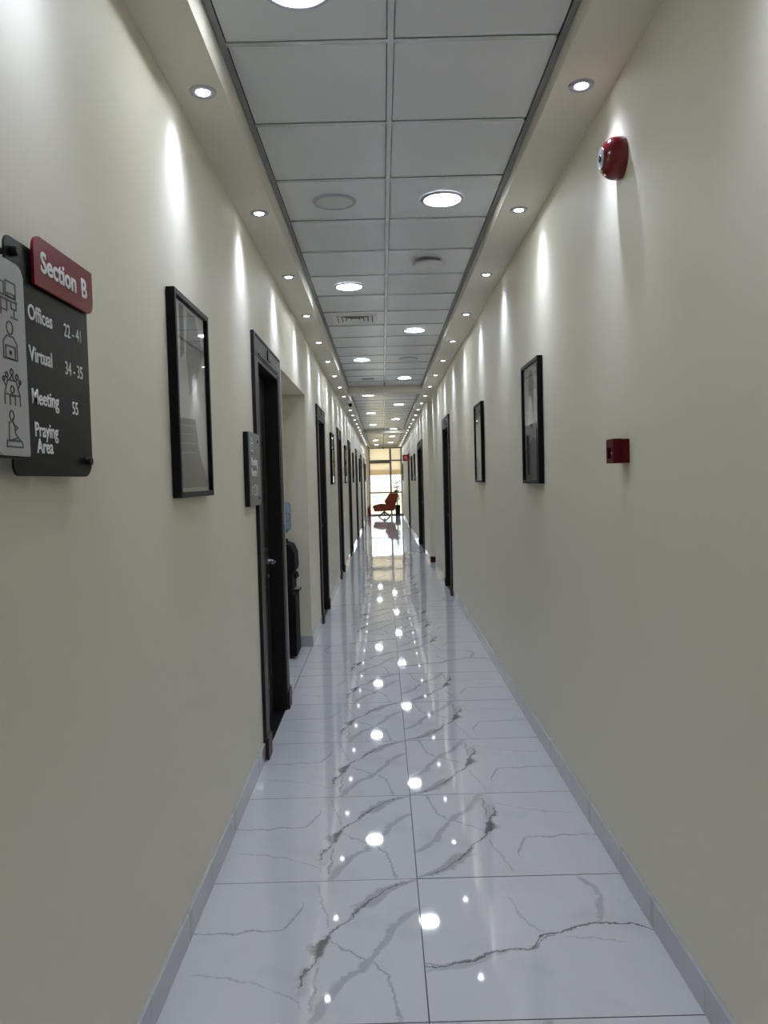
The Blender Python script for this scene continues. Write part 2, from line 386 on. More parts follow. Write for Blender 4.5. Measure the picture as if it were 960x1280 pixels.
tag(MB().box(XL - 0.2, XR + 0.25, Y0 - 0.2, Y0, 0, 3.3).build('wall_back', 'wall'), 'plain cream end wall opposite the window', 'wall', kind='structure')
we = MB().box(XL, -0.69, Y1 - 0.05, Y1 + 0.2, 0, 3.3).box(-0.69, XR2, Y1 - 0.05, Y1 + 0.2, 2.98, 3.3)
tag(we.build('wall_front', 'wall'), 'narrow cream wall around the end window', 'wall', kind='structure')

# skirting: grey marble pieces, one per floor tile
def skirting(name, label, spans):
    root = thing(name, label, 'baseboard', kind='structure')
    cache = {}
    for (x0, x1, a, b_) in spans:
        y = a
        while y < b_ - 0.02:
            nxt = FY + (math.floor((y - FY) / T + 1e-4) + 1) * T
            e = min(nxt, b_)
            L = round(e - y - 0.002, 3); key = (L, round(x1 - x0, 3))
            if key not in cache:
                b = MB().box(-(x1 - x0) / 2, (x1 - x0) / 2, -L / 2, L / 2, 0.0005, 0.10)
                o = b.build('skirting_tile', 'skirt', root, bevel=0.0015, seg=1); cache[key] = o.data
            else: o = link('skirting_tile', cache[key], root, bevel=0.0015, seg=1)
            o.location = ((x0 + x1) / 2, (y + e) / 2, 0); y = e
    return root
CO = DOOR_IN / 2 + CAS + 0.008
sp = []; y = Y0
for (a, b_), h, kd in ops:
    ex = 0.133 if kd == 'door' else 0.0
    sp.append((XL, XL + 0.012, y, a - ex)); y = b_ + ex
sp.append((XL, XL + 0.012, y, Y1 - 0.05))
sp = [s for s in sp if s[3] - s[2] > 0.05]
bl = skirting('baseboard_left', 'grey marble skirting along the directory wall', sp)
a, b_, h, xb = NICHE
MB().box(xb, XL, b_ - 0.012, b_, 0.0005, 0.10).build('skirting_tile', 'skirt', bl)
MB().box(xb, xb + 0.012, a, b_ - 0.012, 0.0005, 0.10).build('skirting_tile', 'skirt', bl)
sp = []; y = Y0
for yc_, w in DOORS_R:
    a, b_ = opening(yc_, w); xs = XR if yc_ < STEP_A else XR2
    if y < STEP_A < a:
        sp.append((XR - 0.012, XR, y, STEP_A)); sp.append((XREC - 0.012, XREC, STEP_A, STEP_B)); y = STEP_B
    sp.append((xs - 0.012, xs, y, a - 0.133)); y = b_ + 0.133
sp.append((XR2 - 0.012, XR2, y, Y1 - 0.05))
br = skirting('baseboard_right', 'grey marble skirting along the fire alarm wall', sp)
tag(MB().box(XR2 - 0.012, XREC - 0.013, STEP_B - 0.022, STEP_B, 0, 0.105).build('trim_1', 'plinth', bevel=0.003), 'dark red-brown skirting block at the foot of the wall step', 'skirting block', kind='structure')

# ------------------------------------------------------------------ ceiling
ce = MB().box(-1.0, 1.05, Y0 - 0.2, Y1 + 0.3, 3.20, 3.30).build('ceiling', 'plenum')
tag(ce, 'suspended ceiling of grey square tiles between cream soffits', 'ceiling', kind='structure')
MB().prism([(XL, SL), (LIPL - 0.004, SL), (LIPL - 0.004, CZ - 0.004), (LIPL - 0.03, 3.20), (XL, 3.20)], Y0, Y1 - 0.05).build('soffit', 'soffit', ce)
MB().prism([(LIPR + 0.004, SR), (XREC + 0.05, SR), (XREC + 0.05, 3.20), (LIPR + 0.03, 3.20), (LIPR + 0.004, CZ - 0.004)], Y0, Y1 - 0.05).build('soffit', 'soffit', ce)
R0 = 2.729; RM = 0.611
B1, B2 = (R0 + 16 * RM, R0 + 16 * RM + 0.40), (R0 + 16 * RM + 0.40 + 17 * RM, R0 + 16 * RM + 0.40 + 17 * RM + 0.40)
for a, b_ in (B1, B2): MB().box(LIPL - 0.004, LIPR + 0.004, a, b_, 2.955, 3.20).build('beam', 'soffit', ce)
MB().box(LIPL - 0.004, LIPR + 0.004, Y1 - 0.35, Y1 - 0.05, 2.975, 3.20).build('beam', 'soffit', ce)
segs = [(R0 - 13 * RM, B1[0]), (B1[1], B2[0]), (B2[1], Y1 - 0.35)]
TW = 0.022
def tee_mesh(L, along):
    b = MB()
    if along == 'y': b.box(-TW / 2, TW / 2, 0, L, CZ - 0.004, CZ - 0.001).box(-0.002, 0.002, 0, L, CZ - 0.001, CZ + 0.03)
    else: b.box(0, L, -TW / 2, TW / 2, CZ - 0.003, CZ).box(0, L, -0.002, 0.002, CZ, CZ + 0.03)
    return b
cols = [(LIPL + 0.024, GC - TW / 2 - 0.003), (GC + TW / 2 + 0.003, LIPR - 0.024)]
tile_me = {}
ROWS = []
rr = random.Random(5)
for si, (a, b_) in enumerate(segs):
    tee_mesh(b_ - a, 'y').build('main_tee', 'tee', ce, (GC, a, 0))
    for xe in (LIPL + 0.009, LIPR - 0.009):
        MB().box(-0.012, 0.012, 0, b_ - a, CZ - 0.006, CZ - 0.001).build('edge_trim', 'trimshade', ce, (xe, a, 0))
    n = int(round((b_ - a) / RM))
    ct = None
    for i in range(n):
        y0_, y1_ = a + i * RM, min(a + (i + 1) * RM, b_)
        ROWS.append((y0_ + y1_) / 2)
        if i > 0:
            for (c0, c1) in cols:
                if ct is None: o = tee_mesh(cols[0][1] - cols[0][0] + 0.006, 'x').build('cross_tee', 'tee', ce, (c0 - 0.003, y0_, 0)); ct = o.data
                else: link('cross_tee', ct, ce, (c0 - 0.003, y0_, 0))
        for (c0, c1) in cols:
            key = (round(c1 - c0, 3), round(y1_ - y0_, 2))
            if key not in tile_me:
                w, d = c1 - c0, key[1] - TW - 0.004
                o = MB().box(-w / 2, w / 2, -d / 2, d / 2, 0, 0.014).build('ceiling_tile', 'ceil_tile', ce); tile_me[key] = o.data
            else: o = link('ceiling_tile', tile_me[key], ce)
            o.location = ((c0 + c1) / 2, (y0_ + y1_) / 2, CZ + 0.0015)
            o.rotation_euler = (rr.uniform(-1, 1) * 0.002, rr.uniform(-1, 1) * 0.002, 0)
def row(y): return min(ROWS, key=lambda r: abs(r - y))
CX = {-1: (cols[0][0] + cols[0][1]) / 2, 1: (cols[1][0] + cols[1][1]) / 2}

# ------------------------------------------------------------------ ceiling lights and fittings
def ceiling_light(lit, name, label, group):
    t = thing(name, label, 'ceiling light', group=group)
    MB().lathe([(0.098, 0.0), (0.098, -0.006), (0.104, -0.009), (0.113, -0.007), (0.119, 0.0)], 40, cap=False).build('trim_ring', 'ring', t, smooth=True)
    MB().lathe([(0.0985, -0.004), (0.05, -0.0065), (0.002, -0.007)], 40).build('diffuser', 'panel' if lit else 'lampoff', t, smooth=True)
    return t
lit = ceiling_light(True, 'ceiling_light', 'lit round flush panel light set in a grey ceiling tile', 'lit round ceiling lights')
first = True
NTH = ['', 'second ', 'third ', 'fourth ', 'fifth ', 'sixth ', 'seventh ', 'eighth ', 'ninth ', 'tenth ']
LIT = {}
for k_, y in enumerate((11.71, 9.85, 7.92, 6.09, 4.26, 2.42, -1.2, -3.0, -4.8)): LIT[y] = NTH[k_] + 'nearest before the first ceiling beam, towards the directory'
for k_, y in enumerate((13.81, 15.65, 17.45, 19.3, 21.2, 23.0)): LIT[y] = NTH[k_] + 'nearest past the first ceiling beam, between both beams'
for k_, y in enumerate((33.1, 31.05, 29.2, 27.35)): LIT[y] = NTH[k_] + 'nearest to the end window'
for s, y in [(-1, -4.8), (1, -3.0), (-1, -1.2), (-1, 2.42), (1, 4.26), (-1, 6.09), (1, 7.92), (-1, 9.85), (1, 11.71), (-1, 13.81), (1, 15.65), (-1, 17.45), (1, 19.3), (-1, 21.2), (1, 23.0), (1, 27.35), (-1, 29.2), (1, 31.05), (-1, 33.1)]:
    o = lit if first else copy_tree(lit); first = False
    o.location = (CX[s], row(y), CZ - 0.0005)
    o['label'] = 'lit round ceiling light, ' + LIT[y]
for s, y, lb in ((1, 0.6, 'unlit round panel light above the section directory'), (-1, 4.26, 'unlit round panel light in the tile beside a lit one'), (1, 9.82, 'unlit round panel light in a tile past the access point')):
    o = ceiling_light(False, 'ceiling_light', lb, 'unlit round ceiling lights'); o.location = (CX[s], row(y), CZ - 0.0005)
# soffit spotlights
def spotlight():
    t = thing('spotlight', 'small round recessed spotlight', 'spotlight')
    MB().lathe([(0.0235, -0.0005), (0.025, -0.004), (0.033, -0.0075), (0.044, -0.007), (0.048, 0.0)], 28, cap=False).build('trim_ring', 'ring', t, smooth=True)
    MB().lathe([(0.0245, -0.0035), (0.022, -0.0075), (0.012, -0.0095), (0.001, -0.010)], 20).build('lens', 'lens', t, smooth=True)
    return t
LD = bpy.data.lights.new('spot_beam', 'SPOT'); LD.energy = SPOT_W; LD.color = SPOT_COL; LD.spot_size = math.radians(150); LD.spot_blend = 1.0; LD.shadow_soft_size = 0.018
LD.use_nodes = True                      # narrow reflector: intensity falls off with a power of the cosine
_n = LD.node_tree.nodes; _l = LD.node_tree.links; _e = _n['Emission']
_t = _n.new('ShaderNodeTexCoord'); _x = _n.new('ShaderNodeSeparateXYZ'); _l.new(_t.outputs['Normal'], _x.inputs[0])
_a = _n.new('ShaderNodeMath'); _a.operation = 'ABSOLUTE'; _l.new(_x.outputs[2], _a.inputs[0])
_p = _n.new('ShaderNodeMath'); _p.operation = 'POWER'; _p.inputs[1].default_value = 7.0; _l.new(_a.outputs[0], _p.inputs[0])
_l.new(_p.outputs[0], _e.inputs['Strength'])
LM = {-1: [(1.6, 'the section directory'), (2.855, 'the framed tower print'), (4.84, 'the meeting room door'), (6.4, 'the water cooler niche')] + [(y, 'the %s door past the cooler niche' % ('first', 'second', 'third', 'fourth', 'fifth', 'sixth')[i]) for i, y in enumerate(DOORS_L[1:])] + [(y, 'the %s picture past the cooler niche' % ('first', 'second', 'third', 'fourth', 'fifth')[i]) for i, y in enumerate([10.78, 14.65, 18.4, 23.4, 31.3])],
      1: [(2.8, 'the red fire alarm'), (4.53, 'the picture nearest the call point'), (7.0, 'the second picture from the call point'), (10.73, 'the door before the wall step'), (14.0, 'the wall recess'), (17.5, 'the double door'), (20.4, 'the picture just past the double door'), (22.3, 'the picture before the red hanging sign'), (25.1, 'the door by the red hanging sign'), (32.2, 'the picture next to the end window')]}
SPOTS = {-1: [], 1: []}
def label_spots():
    for side in (-1, 1):
        groups = {}
        for y, o in SPOTS[side]:
            ly, nm = min(LM[side], key=lambda q: abs(q[0] - y)); groups.setdefault(nm, []).append((y - ly, o))
        for nm, lst in groups.items():
            lst.sort(key=lambda q: abs(q[0])); cnt = {-1: 0, 1: 0}
            for i, (d, o) in enumerate(lst):
                if i == 0: w = 'straight above ' + nm
                else:
                    sd_ = 1 if d > 0 else -1; w = NTH[cnt[sd_]] + 'next one ' + ('beyond' if d > 0 else 'before') + ' that above ' + nm; cnt[sd_] += 1
                o['label'] = 'small recessed spotlight, ' + w
spt = spotlight(); used = False
l = bpy.data.objects.new('spot_beam', LD); C.objects.link(l); l.parent = spt; l.location = (0, 0, -0.016)
for side in (-1, 1):
    for k in range(-6, 26):
        y, x, z = (2.80 + 1.247 * k, -0.692, SL) if side < 0 else (2.925 + 1.318 * k, 0.678, SR)
        if y < Y0 + 0.3 or y > Y1 - 0.6: continue
        o = spt if not used else copy_tree(spt); used = True
        o.location = (x, y, z)
        SPOTS[side].append((y, o))
        o['group'] = 'spotlights along the ' + ('directory wall' if side < 0 else 'fire alarm wall')
label_spots()
# access point
t = thing('access_point', 'round white access point hanging below a ceiling tile', 'access point', (CX[1] - 0.005, row(5.45) - 0.04, CZ))
MB().lathe([(0.085, 0.0), (0.085, -0.02), (0.06, -0.024)], 32).build('base', 'greyplastic', t, smooth=True)
MB().lathe([(0.100, -0.020), (0.106, -0.026), (0.100, -0.036), (0.07, -0.046), (0.03, -0.052), (0.001, -0.053)], 40).build('cover', 'white', t, smooth=True)
MB().lathe([(0.022, -0.0515), (0.020, -0.0545), (0.001, -0.055)], 20).build('cap', 'lampoff', t, smooth=True)
# square diffuser
t = thing('air_diffuser', 'square four-way air diffuser with nested louvre rings', 'air vent', (CX[-1] + 0.005, row(7.31), CZ))
def sq_ring(r0, r1, z0, z1, thick=0.002):
    b = MB()
    for k in range(4):
        m = Matrix.Rotation(PI / 2 * k, 3, 'Z')
        q = [m @ Vector(p) for p in ((-r0, -r0, z0), (r0, -r0, z0), (r1, -r1, z1), (-r1, -r1, z1))]
        q2 = [p + Vector((0, 0, thick)) for p in q]
        A = [b.bm.verts.new(p) for p in q]; B = [b.bm.verts.new(p) for p in q2]
        b.bm.faces.new(A); b.bm.faces.new(B[::-1])
        for i in range(4): b.bm.faces.new((A[i], A[(i + 1) % 4], B[(i + 1) % 4], B[i]))
    return b
sq_ring(0.205, 0.165, -0.001, -0.008).build('frame', 'white', t)
for r in (0.155, 0.115, 0.075): sq_ring(r, r - 0.030, -0.010, 0.0005).build('louvre', 'white', t)
MB().box(-0.165, 0.165, -0.165, 0.165, 0.0008, 0.0011).build('backing', 'black', t)
MB().box(-0.035, 0.035, -0.035, 0.035, -0.009, -0.006).build('centre_plate', 'white', t)
for s, y, lb in ((-1, 11.55, 'small dark slot grille in a tile before the first ceiling beam'), (-1, 27.9, 'small dark slot grille in a tile past the second ceiling beam')):
    t = thing('slot_grille', lb, 'air vent', (CX[s] + 0.04, row(y), CZ), group='slot grilles in the ceiling')
    MB().box(-0.11, 0.11, -0.07, 0.07, -0.003, 0.001).build('plate', 'lampoff', t)
    for d in (-0.035, 0.035): MB().box(-0.085, 0.085, d - 0.018, d + 0.018, -0.005, -0.003).build('slot', 'black', t)
# cctv cameras
def cctv(loc, lb):
    t = thing('security_camera', lb, 'security camera', loc, group='bullet security cameras')
    MB().lathe([(0.045, 0), (0.045, -0.015), (0.03, -0.02)], 24).build('mount', 'white', t, smooth=True)
    MB().tube([(0, 0, -0.018), (0, 0.0, -0.05), (0.01, -0.02, -0.07)], 0.011).build('arm', 'white', t, smooth=True)
    a = Vector((0.04, -0.10, -0.03)).normalized(); p = Vector((0.01, -0.02, -0.075))
    MB().tube([p - a * 0.06, p - a * 0.055, p + a * 0.08, p + a * 0.10], [0.026, 0.034, 0.034, 0.036], 16).build('body', 'white', t, smooth=True)
    MB().tube([p + a * 0.0995, p + a * 0.106], [0.032, 0.028], 16).build('lens', 'black', t, smooth=True)
cctv((-0.655, 13.35, SL), 'white bullet security camera hanging under the soffit near the first ceiling beam')
cctv((-0.665, 30.75, SL), 'white bullet security camera under the soffit close to the end window')
t = thing('dome_camera', 'small black dome camera under the beam before the window', 'security camera', (-0.02, Y1 - 0.2, 2.975))
MB().lathe([(0.055, 0), (0.055, -0.02), (0.05, -0.024)], 24).build('base', 'black', t, smooth=True)
MB().lathe([(0.046, -0.022), (0.043, -0.045), (0.028, -0.06), (0.001, -0.066)], 24).build('dome', 'black', t, smooth=True)

# ------------------------------------------------------------------ doors
dn = 0
ORD = ['first', 'second', 'third', 'fourth', 'fifth', 'sixth', 'seventh']
def door(yc_, w, side, label, leaves=1):
    global dn; dn += 1
    xs = XL if side < 0 else (XR if yc_ < STEP_A else XR2)
    t = thing('door_%d' % dn, label, 'door', (xs, yc_, 0), RL if side < 0 else RR, kind='structure')
    h = DOOR_H; hw = w / 2; dep = 0.115; p = 0.020
    for s in (-1, 1):       # stiles: front face, jamb lining
        x0, x1 = sorted((s * hw, s * (hw + CAS)))
        MB().box(x0, x1, -p, 0.0, 0, h).build('casing', 'casing', t, bevel=0.004)
        x0, x1 = sorted((s * (hw - 0.022), s * hw))
        MB().box(x0, x1, -p + 0.004, dep + 0.04, 0, h - 0.022).build('jamb', 'casing', t)
        x0, x1 = sorted((s * (hw - 0.006), s * (hw + CAS + 0.006)))
        MB().box(x0, x1, -p - 0.012, 0.0, 0, 0.125).build('plinth', 'plinth', t, bevel=0.005)
    hd = MB().box(-hw - CAS, hw + CAS, -p, 0, h, h + 0.13).build('header', 'casing', t, bevel=0.004)
    MB().box(-hw + 0.02, hw - 0.02, -p - 0.005, -p, h + 0.012, h + 0.024).build('bead', 'casing', hd)
    MB().box(-hw - CAS * 0.5, hw + CAS * 0.5, -p - 0.006, -p, h + 0.108, h + 0.12).build('bead', 'casing', hd)
    MB().box(-hw, hw, -p + 0.004, dep + 0.04, h - 0.022, h).build('jamb', 'casing', t)
    pl = MB().box(-0.055, 0.055, -p - 0.006, -p, h + 0.036, h + 0.098).build('number_plate', 'casing', t, bevel=0.002)
    MB().box(-0.012, -0.004, -p - 0.008, -p - 0.006, h + 0.052, h + 0.082).box(0.004, 0.020, -p - 0.008, -p - 0.006, h + 0.052, h + 0.058).box(0.004, 0.020, -p - 0.008, -p - 0.006, h + 0.076, h + 0.082).build('numeral', 'chrome', pl)
    lw = (w - 0.05) / leaves
    for i in range(leaves):
        x0 = -hw + 0.025 + i * lw
        lf = MB().box(x0 + 0.0015, x0 + lw - 0.0015, dep - 0.04, dep, 0.006, h - 0.026).build('leaf', 'door', t, bevel=0.002)
        for (z0, z1) in ((0.18, 0.92), (1.12, h - 0.2)):
            MB().stroke([(x0 + 0.12, z0), (x0 + lw - 0.12, z0), (x0 + lw - 0.12, z1), (x0 + 0.12, z1)], 0.014, dep - 0.046, dep - 0.040, True).build('panel_moulding', 'door', lf)
        hx = x0 + lw - 0.065 if (side < 0 or i == 0) and not (side > 0 and leaves == 1) else x0 + 0.065
        sg = -1 if hx > x0 + lw / 2 else 1
        hb = MB().lathe([(0.026, dep - 0.040), (0.026, dep - 0.048), (0.012, dep - 0.050), (0.010, dep - 0.085)], 20, 'y', (hx, 0, 1.03)).build('handle', 'chrome', lf, smooth=True)
        MB().tube([(hx, dep - 0.082, 1.03), (hx + sg * 0.02, dep - 0.088, 1.03), (hx + sg * 0.12, dep - 0.088, 1.027)], [0.010, 0.010, 0.008]).build('lever', 'chrome', hb, smooth=True)
        MB().lathe([(0.018, dep - 0.040), (0.018, dep - 0.046)], 16, 'y', (hx, 0, 0.93)).build('keyhole', 'chrome', lf, smooth=True)
    MB().box(-hw, hw, -0.004, dep + 0.06, -0.002, 0.005).build('threshold', 'black', t)
    return t
for i, y in enumerate(DOORS_L):
    door(y, DOOR_IN, -1, 'dark brown door beside the water cooler niche, with a meeting room sign' if i == 0 else 'dark brown door, %s along the directory wall past the water cooler niche' % ORD[i - 1])
door(10.73, 0.84, 1, 'dark brown door on the fire alarm wall before the wall step')
door(17.5, 1.95, 1, 'dark brown double door on the fire alarm wall past the wall step', 2)
door(25.1, 0.84, 1, 'dark brown door below the red hanging sign')

# ------------------------------------------------------------------ pictures
def picture(yc_, side, label, shapes, zb=1.510, w=0.50, h=0.705):
    xs = XL if side < 0 else (XR if yc_ < STEP_A else XR2)
    t = thing('framed_picture', label, 'picture', (xs, yc_, zb), RL if side < 0 else RR, group='black framed pictures')
    f = 0.020; d0, d1 = -0.032, -0.002
    fr = MB()
    for (x0, x1, z0, z1) in ((-w / 2, -w / 2 + f, 0, h), (w / 2 - f, w / 2, 0, h), (-w / 2 + f, w / 2 - f, 0, f), (-w / 2 + f, w / 2 - f, h - f, h)): fr.box(x0, x1, d0, d1, z0, z1)
    fr.build('frame', 'frame', t, bevel=0.0015, seg=1)
    x0, x1, z0, z1 = -w / 2 + f, w / 2 - f, f, h - f
    pp = MB().box(x0, x1, -0.014, -0.003, z0, z1).build('print', 'paper', t)
    for i, (m, pts) in enumerate(shapes):
        MB().prism([(x0 + (x1 - x0) * a, z0 + (z1 - z0) * b) for a, b in pts], -0.0144 - 0.0003 * i, -0.0140).build('printed_shape', m, pp)
    MB().box(x0, x1, -0.024, -0.022, z0, z1).build('glass', 'pane', t)
    return t
tower = [('ink4', [(0.0, 0.0), (1.0, 0.0), (1.0, 0.12), (0.55, 0.16), (0.0, 0.10)]), ('ink1', [(0.02, 0.02), (0.98, 0.02), (0.98, 0.06), (0.80, 0.16), (0.70, 0.24), (0.62, 0.40), (0.08, 0.385), (0.06, 0.15)]),
         ('ink3', [(0.45, 0.52), (0.62, 0.58), (0.98, 0.80), (0.70, 0.98), (0.48, 0.98), (0.40, 0.75)]),
         ('ink1', [(0.22, 0.70), (0.32, 0.74), (0.34, 0.99), (0.22, 0.99)])] + [('ink3', [(0.08, z_), (0.60, z_ + 0.012), (0.60, z_ + 0.018), (0.08, z_ + 0.006)]) for z_ in (0.20, 0.25, 0.30, 0.345)]
trees = [('ink4', [(0.0, 0.0), (1, 0.0), (1, 0.30), (0.55, 0.38), (0, 0.26)]), ('ink2', [(0.72, 0.0), (0.98, 0.0), (0.98, 0.42), (0.74, 0.44)]), ('ink1', [(0.12, 0.05), (0.28, 0.05), (0.24, 0.40), (0.10, 0.40)]), ('ink1', [(0.3, 0.5), (0.5, 0.45), (0.62, 0.85), (0.45, 0.97), (0.3, 0.9)])]
street = [('ink2', [(0.0, 0.0), (0.3, 0.0), (0.5, 0.2), (0.25, 0.28), (0.0, 0.32)]), ('ink2', [(0.7, 0.0), (1, 0.0), (1, 0.4), (0.8, 0.25)]), ('ink1', [(0, 0.75), (1, 0.85), (1, 1), (0, 1)])]
picture(2.855, -1, 'black framed grey tower print hanging between the directory and the first door', tower)
for i, y in enumerate([10.78, 14.65, 18.4, 23.4, 31.3]):
    picture(y, -1, 'black framed grey print on the directory wall, %s past the water cooler niche' % ORD[i], [tower, trees, street][i % 3])
picture(4.53, 1, 'black framed grey abstract print, nearest to the red call point', trees)
picture(7.00, 1, 'black framed grey print on the alarm wall, second from the call point', street)
picture(20.4, 1, 'black framed print just past the double door', tower)
picture(22.3, 1, 'black framed print between the double door and the red hanging sign', trees)
picture(32.2, 1, 'black framed print on the alarm wall next to the end window', street)

# ------------------------------------------------------------------ section directory
t = thing('directory_sign', 'charcoal wall directory with red Section B heading and pale icon strip', 'sign', (XL, 1.42, 1.578), RL)
BD = -0.035
bp_ = MB().prism(round_rect(0.0, 0.385, 0.0, 0.44, [0.02, 0.045, 0.03, 0.02]), BD, BD + 0.004).build('board', 'signblack', t)
MB().prism(round_rect(0.097, 0.400, 0.372, 0.470, [0.002, 0.03, 0.002, 0.03]), BD - 0.010, BD - 0.004).build('heading_plate', 'signred', t)
st = MB().prism(round_rect(-0.125, -0.006, 0.034, 0.372, [0.02, 0.004, 0.025, 0.01]), BD - 0.034, BD - 0.028).build('icon_strip', 'signwhite', t)
MB().prism(round_rect(-0.132, -0.012, 0.030, 0.366, [0.02, 0.004, 0.025, 0.01]), BD - 0.028, BD - 0.012).build('strip_backing', 'black', t)
for x, z in ((0.03, 0.415), (0.35, 0.035)):
    MB().lathe([(0.009, BD - 0.012), (0.010, BD - 0.006), (0.010, BD), (0.006, BD + 0.004), (0.006, 0.0)], 16, 'y', (x, 0, z)).build('standoff', 'black', t, smooth=True)
for x, z in ((-0.075, 0.33), (-0.075, 0.09)):
    MB().lathe([(0.006, BD - 0.028), (0.006, 0.0)], 12, 'y', (x, 0, z)).build('standoff', 'black', t, smooth=True)
MB().lathe([(0.006, BD - 0.004), (0.006, BD)], 10, 'y', (0.13, 0, 0.42)).lathe([(0.006, BD - 0.004), (0.006, BD)], 10, 'y', (0.36, 0, 0.42)).build('spacer', 'black', t)
text('heading_text', 'Section', 0.058, 0.126, 0.403, BD - 0.0105, 'letter', t, bold=0.0012, sx=1.04)
text('heading_text', 'B', 0.058, 0.331, 0.403, BD - 0.0105, 'letter', t, bold=0.0012, sx=1.04)
for body, x, z, sz, bd in (('Offices', 0.082, 0.303, 0.042, 0.0006), ('22 - 41', 0.250, 0.300, 0.040, 0.0), ('Virtual', 0.080, 0.223, 0.042, 0.0006), ('34 - 35', 0.248, 0.219, 0.040, 0.0),
                          ('Meeting', 0.083, 0.141, 0.042, 0.0006), ('55', 0.278, 0.136, 0.040, 0.0), ('Praying', 0.090, 0.078, 0.040, 0.0006), ('Area', 0.098, 0.046, 0.040, 0.0006)):
    text('lettering', body, sz, x, z, BD - 0.0005, 'letter', t, bold=bd, sx=0.86 if body[0].isdigit() else 0.93)
def icon(cx, cz, s, lines, circles):
    b = MB()
    for pts, closed in lines: b.stroke([(cx + a * s, cz + c * s) for a, c in pts], 0.0026, BD - 0.0348, BD - 0.0339, closed)
    for a, c, r in circles: b.stroke([(cx + (a + r * math.cos(2 * PI * k / 16)) * s, cz + (c + r * math.sin(2 * PI * k / 16)) * s) for k in range(16)], 0.0026, BD - 0.0348, BD - 0.0339, True)
    b.build('icon', 'icon', st)
IX = -0.066
icon(IX, 0.305, 0.031, [([(-1, -0.1), (1, -0.1)], False), ([(-0.9, -0.1), (-0.9, -1)], False), ([(-0.2, -0.1), (-0.2, -0.7), (-0.9, -0.7)], False), ([(-0.3, 0.1), (0.85, 0.1), (0.85, 0.95), (-0.3, 0.95)], True), ([(-0.1, 0.1), (0.7, 0.1), (0.7, 0.3), (-0.1, 0.3)], True),
      ([(0.3, -0.2), (0.3, -0.5), (0.9, -0.5), (0.9, 0.0)], False), ([(0.6, -0.5), (0.6, -0.9)], False), ([(0.2, -1), (1, -1)], False), ([(-0.95, 0.1), (-0.5, 0.1), (-0.5, 0.8), (-0.95, 0.8)], True)], [])
icon(IX, 0.232, 0.031, [([(-0.8, -1), (-0.8, -0.1), (-0.4, 0.25), (0.4, 0.25), (0.8, -0.1), (0.8, -1)], False), ([(-0.55, -1), (0.55, -1), (0.55, -0.3), (-0.55, -0.3)], True), ([(-0.8, -1), (0.8, -1)], False)], [(0, 0.72, 0.36), (0, -0.65, 0.08)])
icon(IX, 0.153, 0.031, [([(-0.9, -0.45), (-0.5, 0.35), (0.5, 0.35), (0.9, -0.45)], True), ([(-0.3, -1), (-0.3, -0.5), (0.3, -0.5), (0.3, -1)], False), ([(-0.9, -1), (-0.9, -0.45)], False), ([(0.9, -1), (0.9, -0.45)], False), ([(-1, 0.3), (-0.75, 0.0)], False), ([(1, 0.3), (0.75, 0.0)], False), ([(-0.35, 0.35), (0, 0.65), (0.35, 0.35)], False)],
     [(0, 0.82, 0.17), (-0.6, 0.6, 0.15), (0.6, 0.6, 0.15), (0, -0.15, 0.2), (-0.95, 0.35, 0.12), (0.95, 0.35, 0.12)])
icon(IX, 0.080, 0.031, [([(-0.9, -1), (1, -1), (0.9, -0.65), (-0.85, -0.65)], True), ([(-0.6, -0.65), (-0.55, 0.35), (-0.1, 0.45), (0.1, 0.1), (0.15, -0.25), (0.75, -0.65)], False), ([(-0.1, 0.3), (0.45, 0.1), (0.1, -0.1)], False), ([(-0.5, -0.65), (0.3, -0.5)], False)], [(-0.2, 0.75, 0.26)])

# meeting room door sign
t = thing('meeting_room_sign', 'grey meeting room name plate beside the first door', 'sign', (XL, 3.965, 1.433), RL)
MB().box(0.0, 0.10, -0.024, 0.0, 0.0, 0.385).build('back_board', 'black', t, bevel=0.002)
MB().prism(round_rect(0.0, 0.345, 0.002, 0.386, [0.004, 0.03, 0.004, 0.004]), -0.030, -0.026).build('front_board', 'signgrey', t)
for x, z in ((0.27, 0.345), (0.27, 0.04)): MB().lathe([(0.009, -0.034), (0.009, -0.024), (0.006, -0.022), (0.006, 0)], 14, 'y', (x, 0, z)).build('standoff', 'black', t, smooth=True)
text('lettering', 'Meeting', 0.062, 0.055, 0.215, -0.0305, 'letter', t, bold=0.001); text('lettering', 'Room 1', 0.062, 0.055, 0.158, -0.0305, 'letter', t, bold=0.001)
b = MB(); b2 = MB()
for pts, cl in (([(0.06, 0.10), (0.11, 0.10)], 0), ([(0.06, 0.06), (0.06, 0.10)], 0), ([(0.13, 0.06), (0.19, 0.06), (0.19, 0.11), (0.13, 0.11)], 1), ([(0.21, 0.06), (0.21, 0.11)], 0), ([(0.24, 0.06), (0.24, 0.11)], 0),
                ([(0.06, 0.29), (0.12, 0.29), (0.12, 0.33), (0.06, 0.33)], 1), ([(0.07, 0.34), (0.09, 0.36), (0.11, 0.34)], 0)): (b if pts[0][1] < 0.2 else b2).stroke(pts, 0.006, -0.0308, -0.0299, bool(cl))
b.build('icon', 'letter', t); b2.build('icon', 'letter', t)

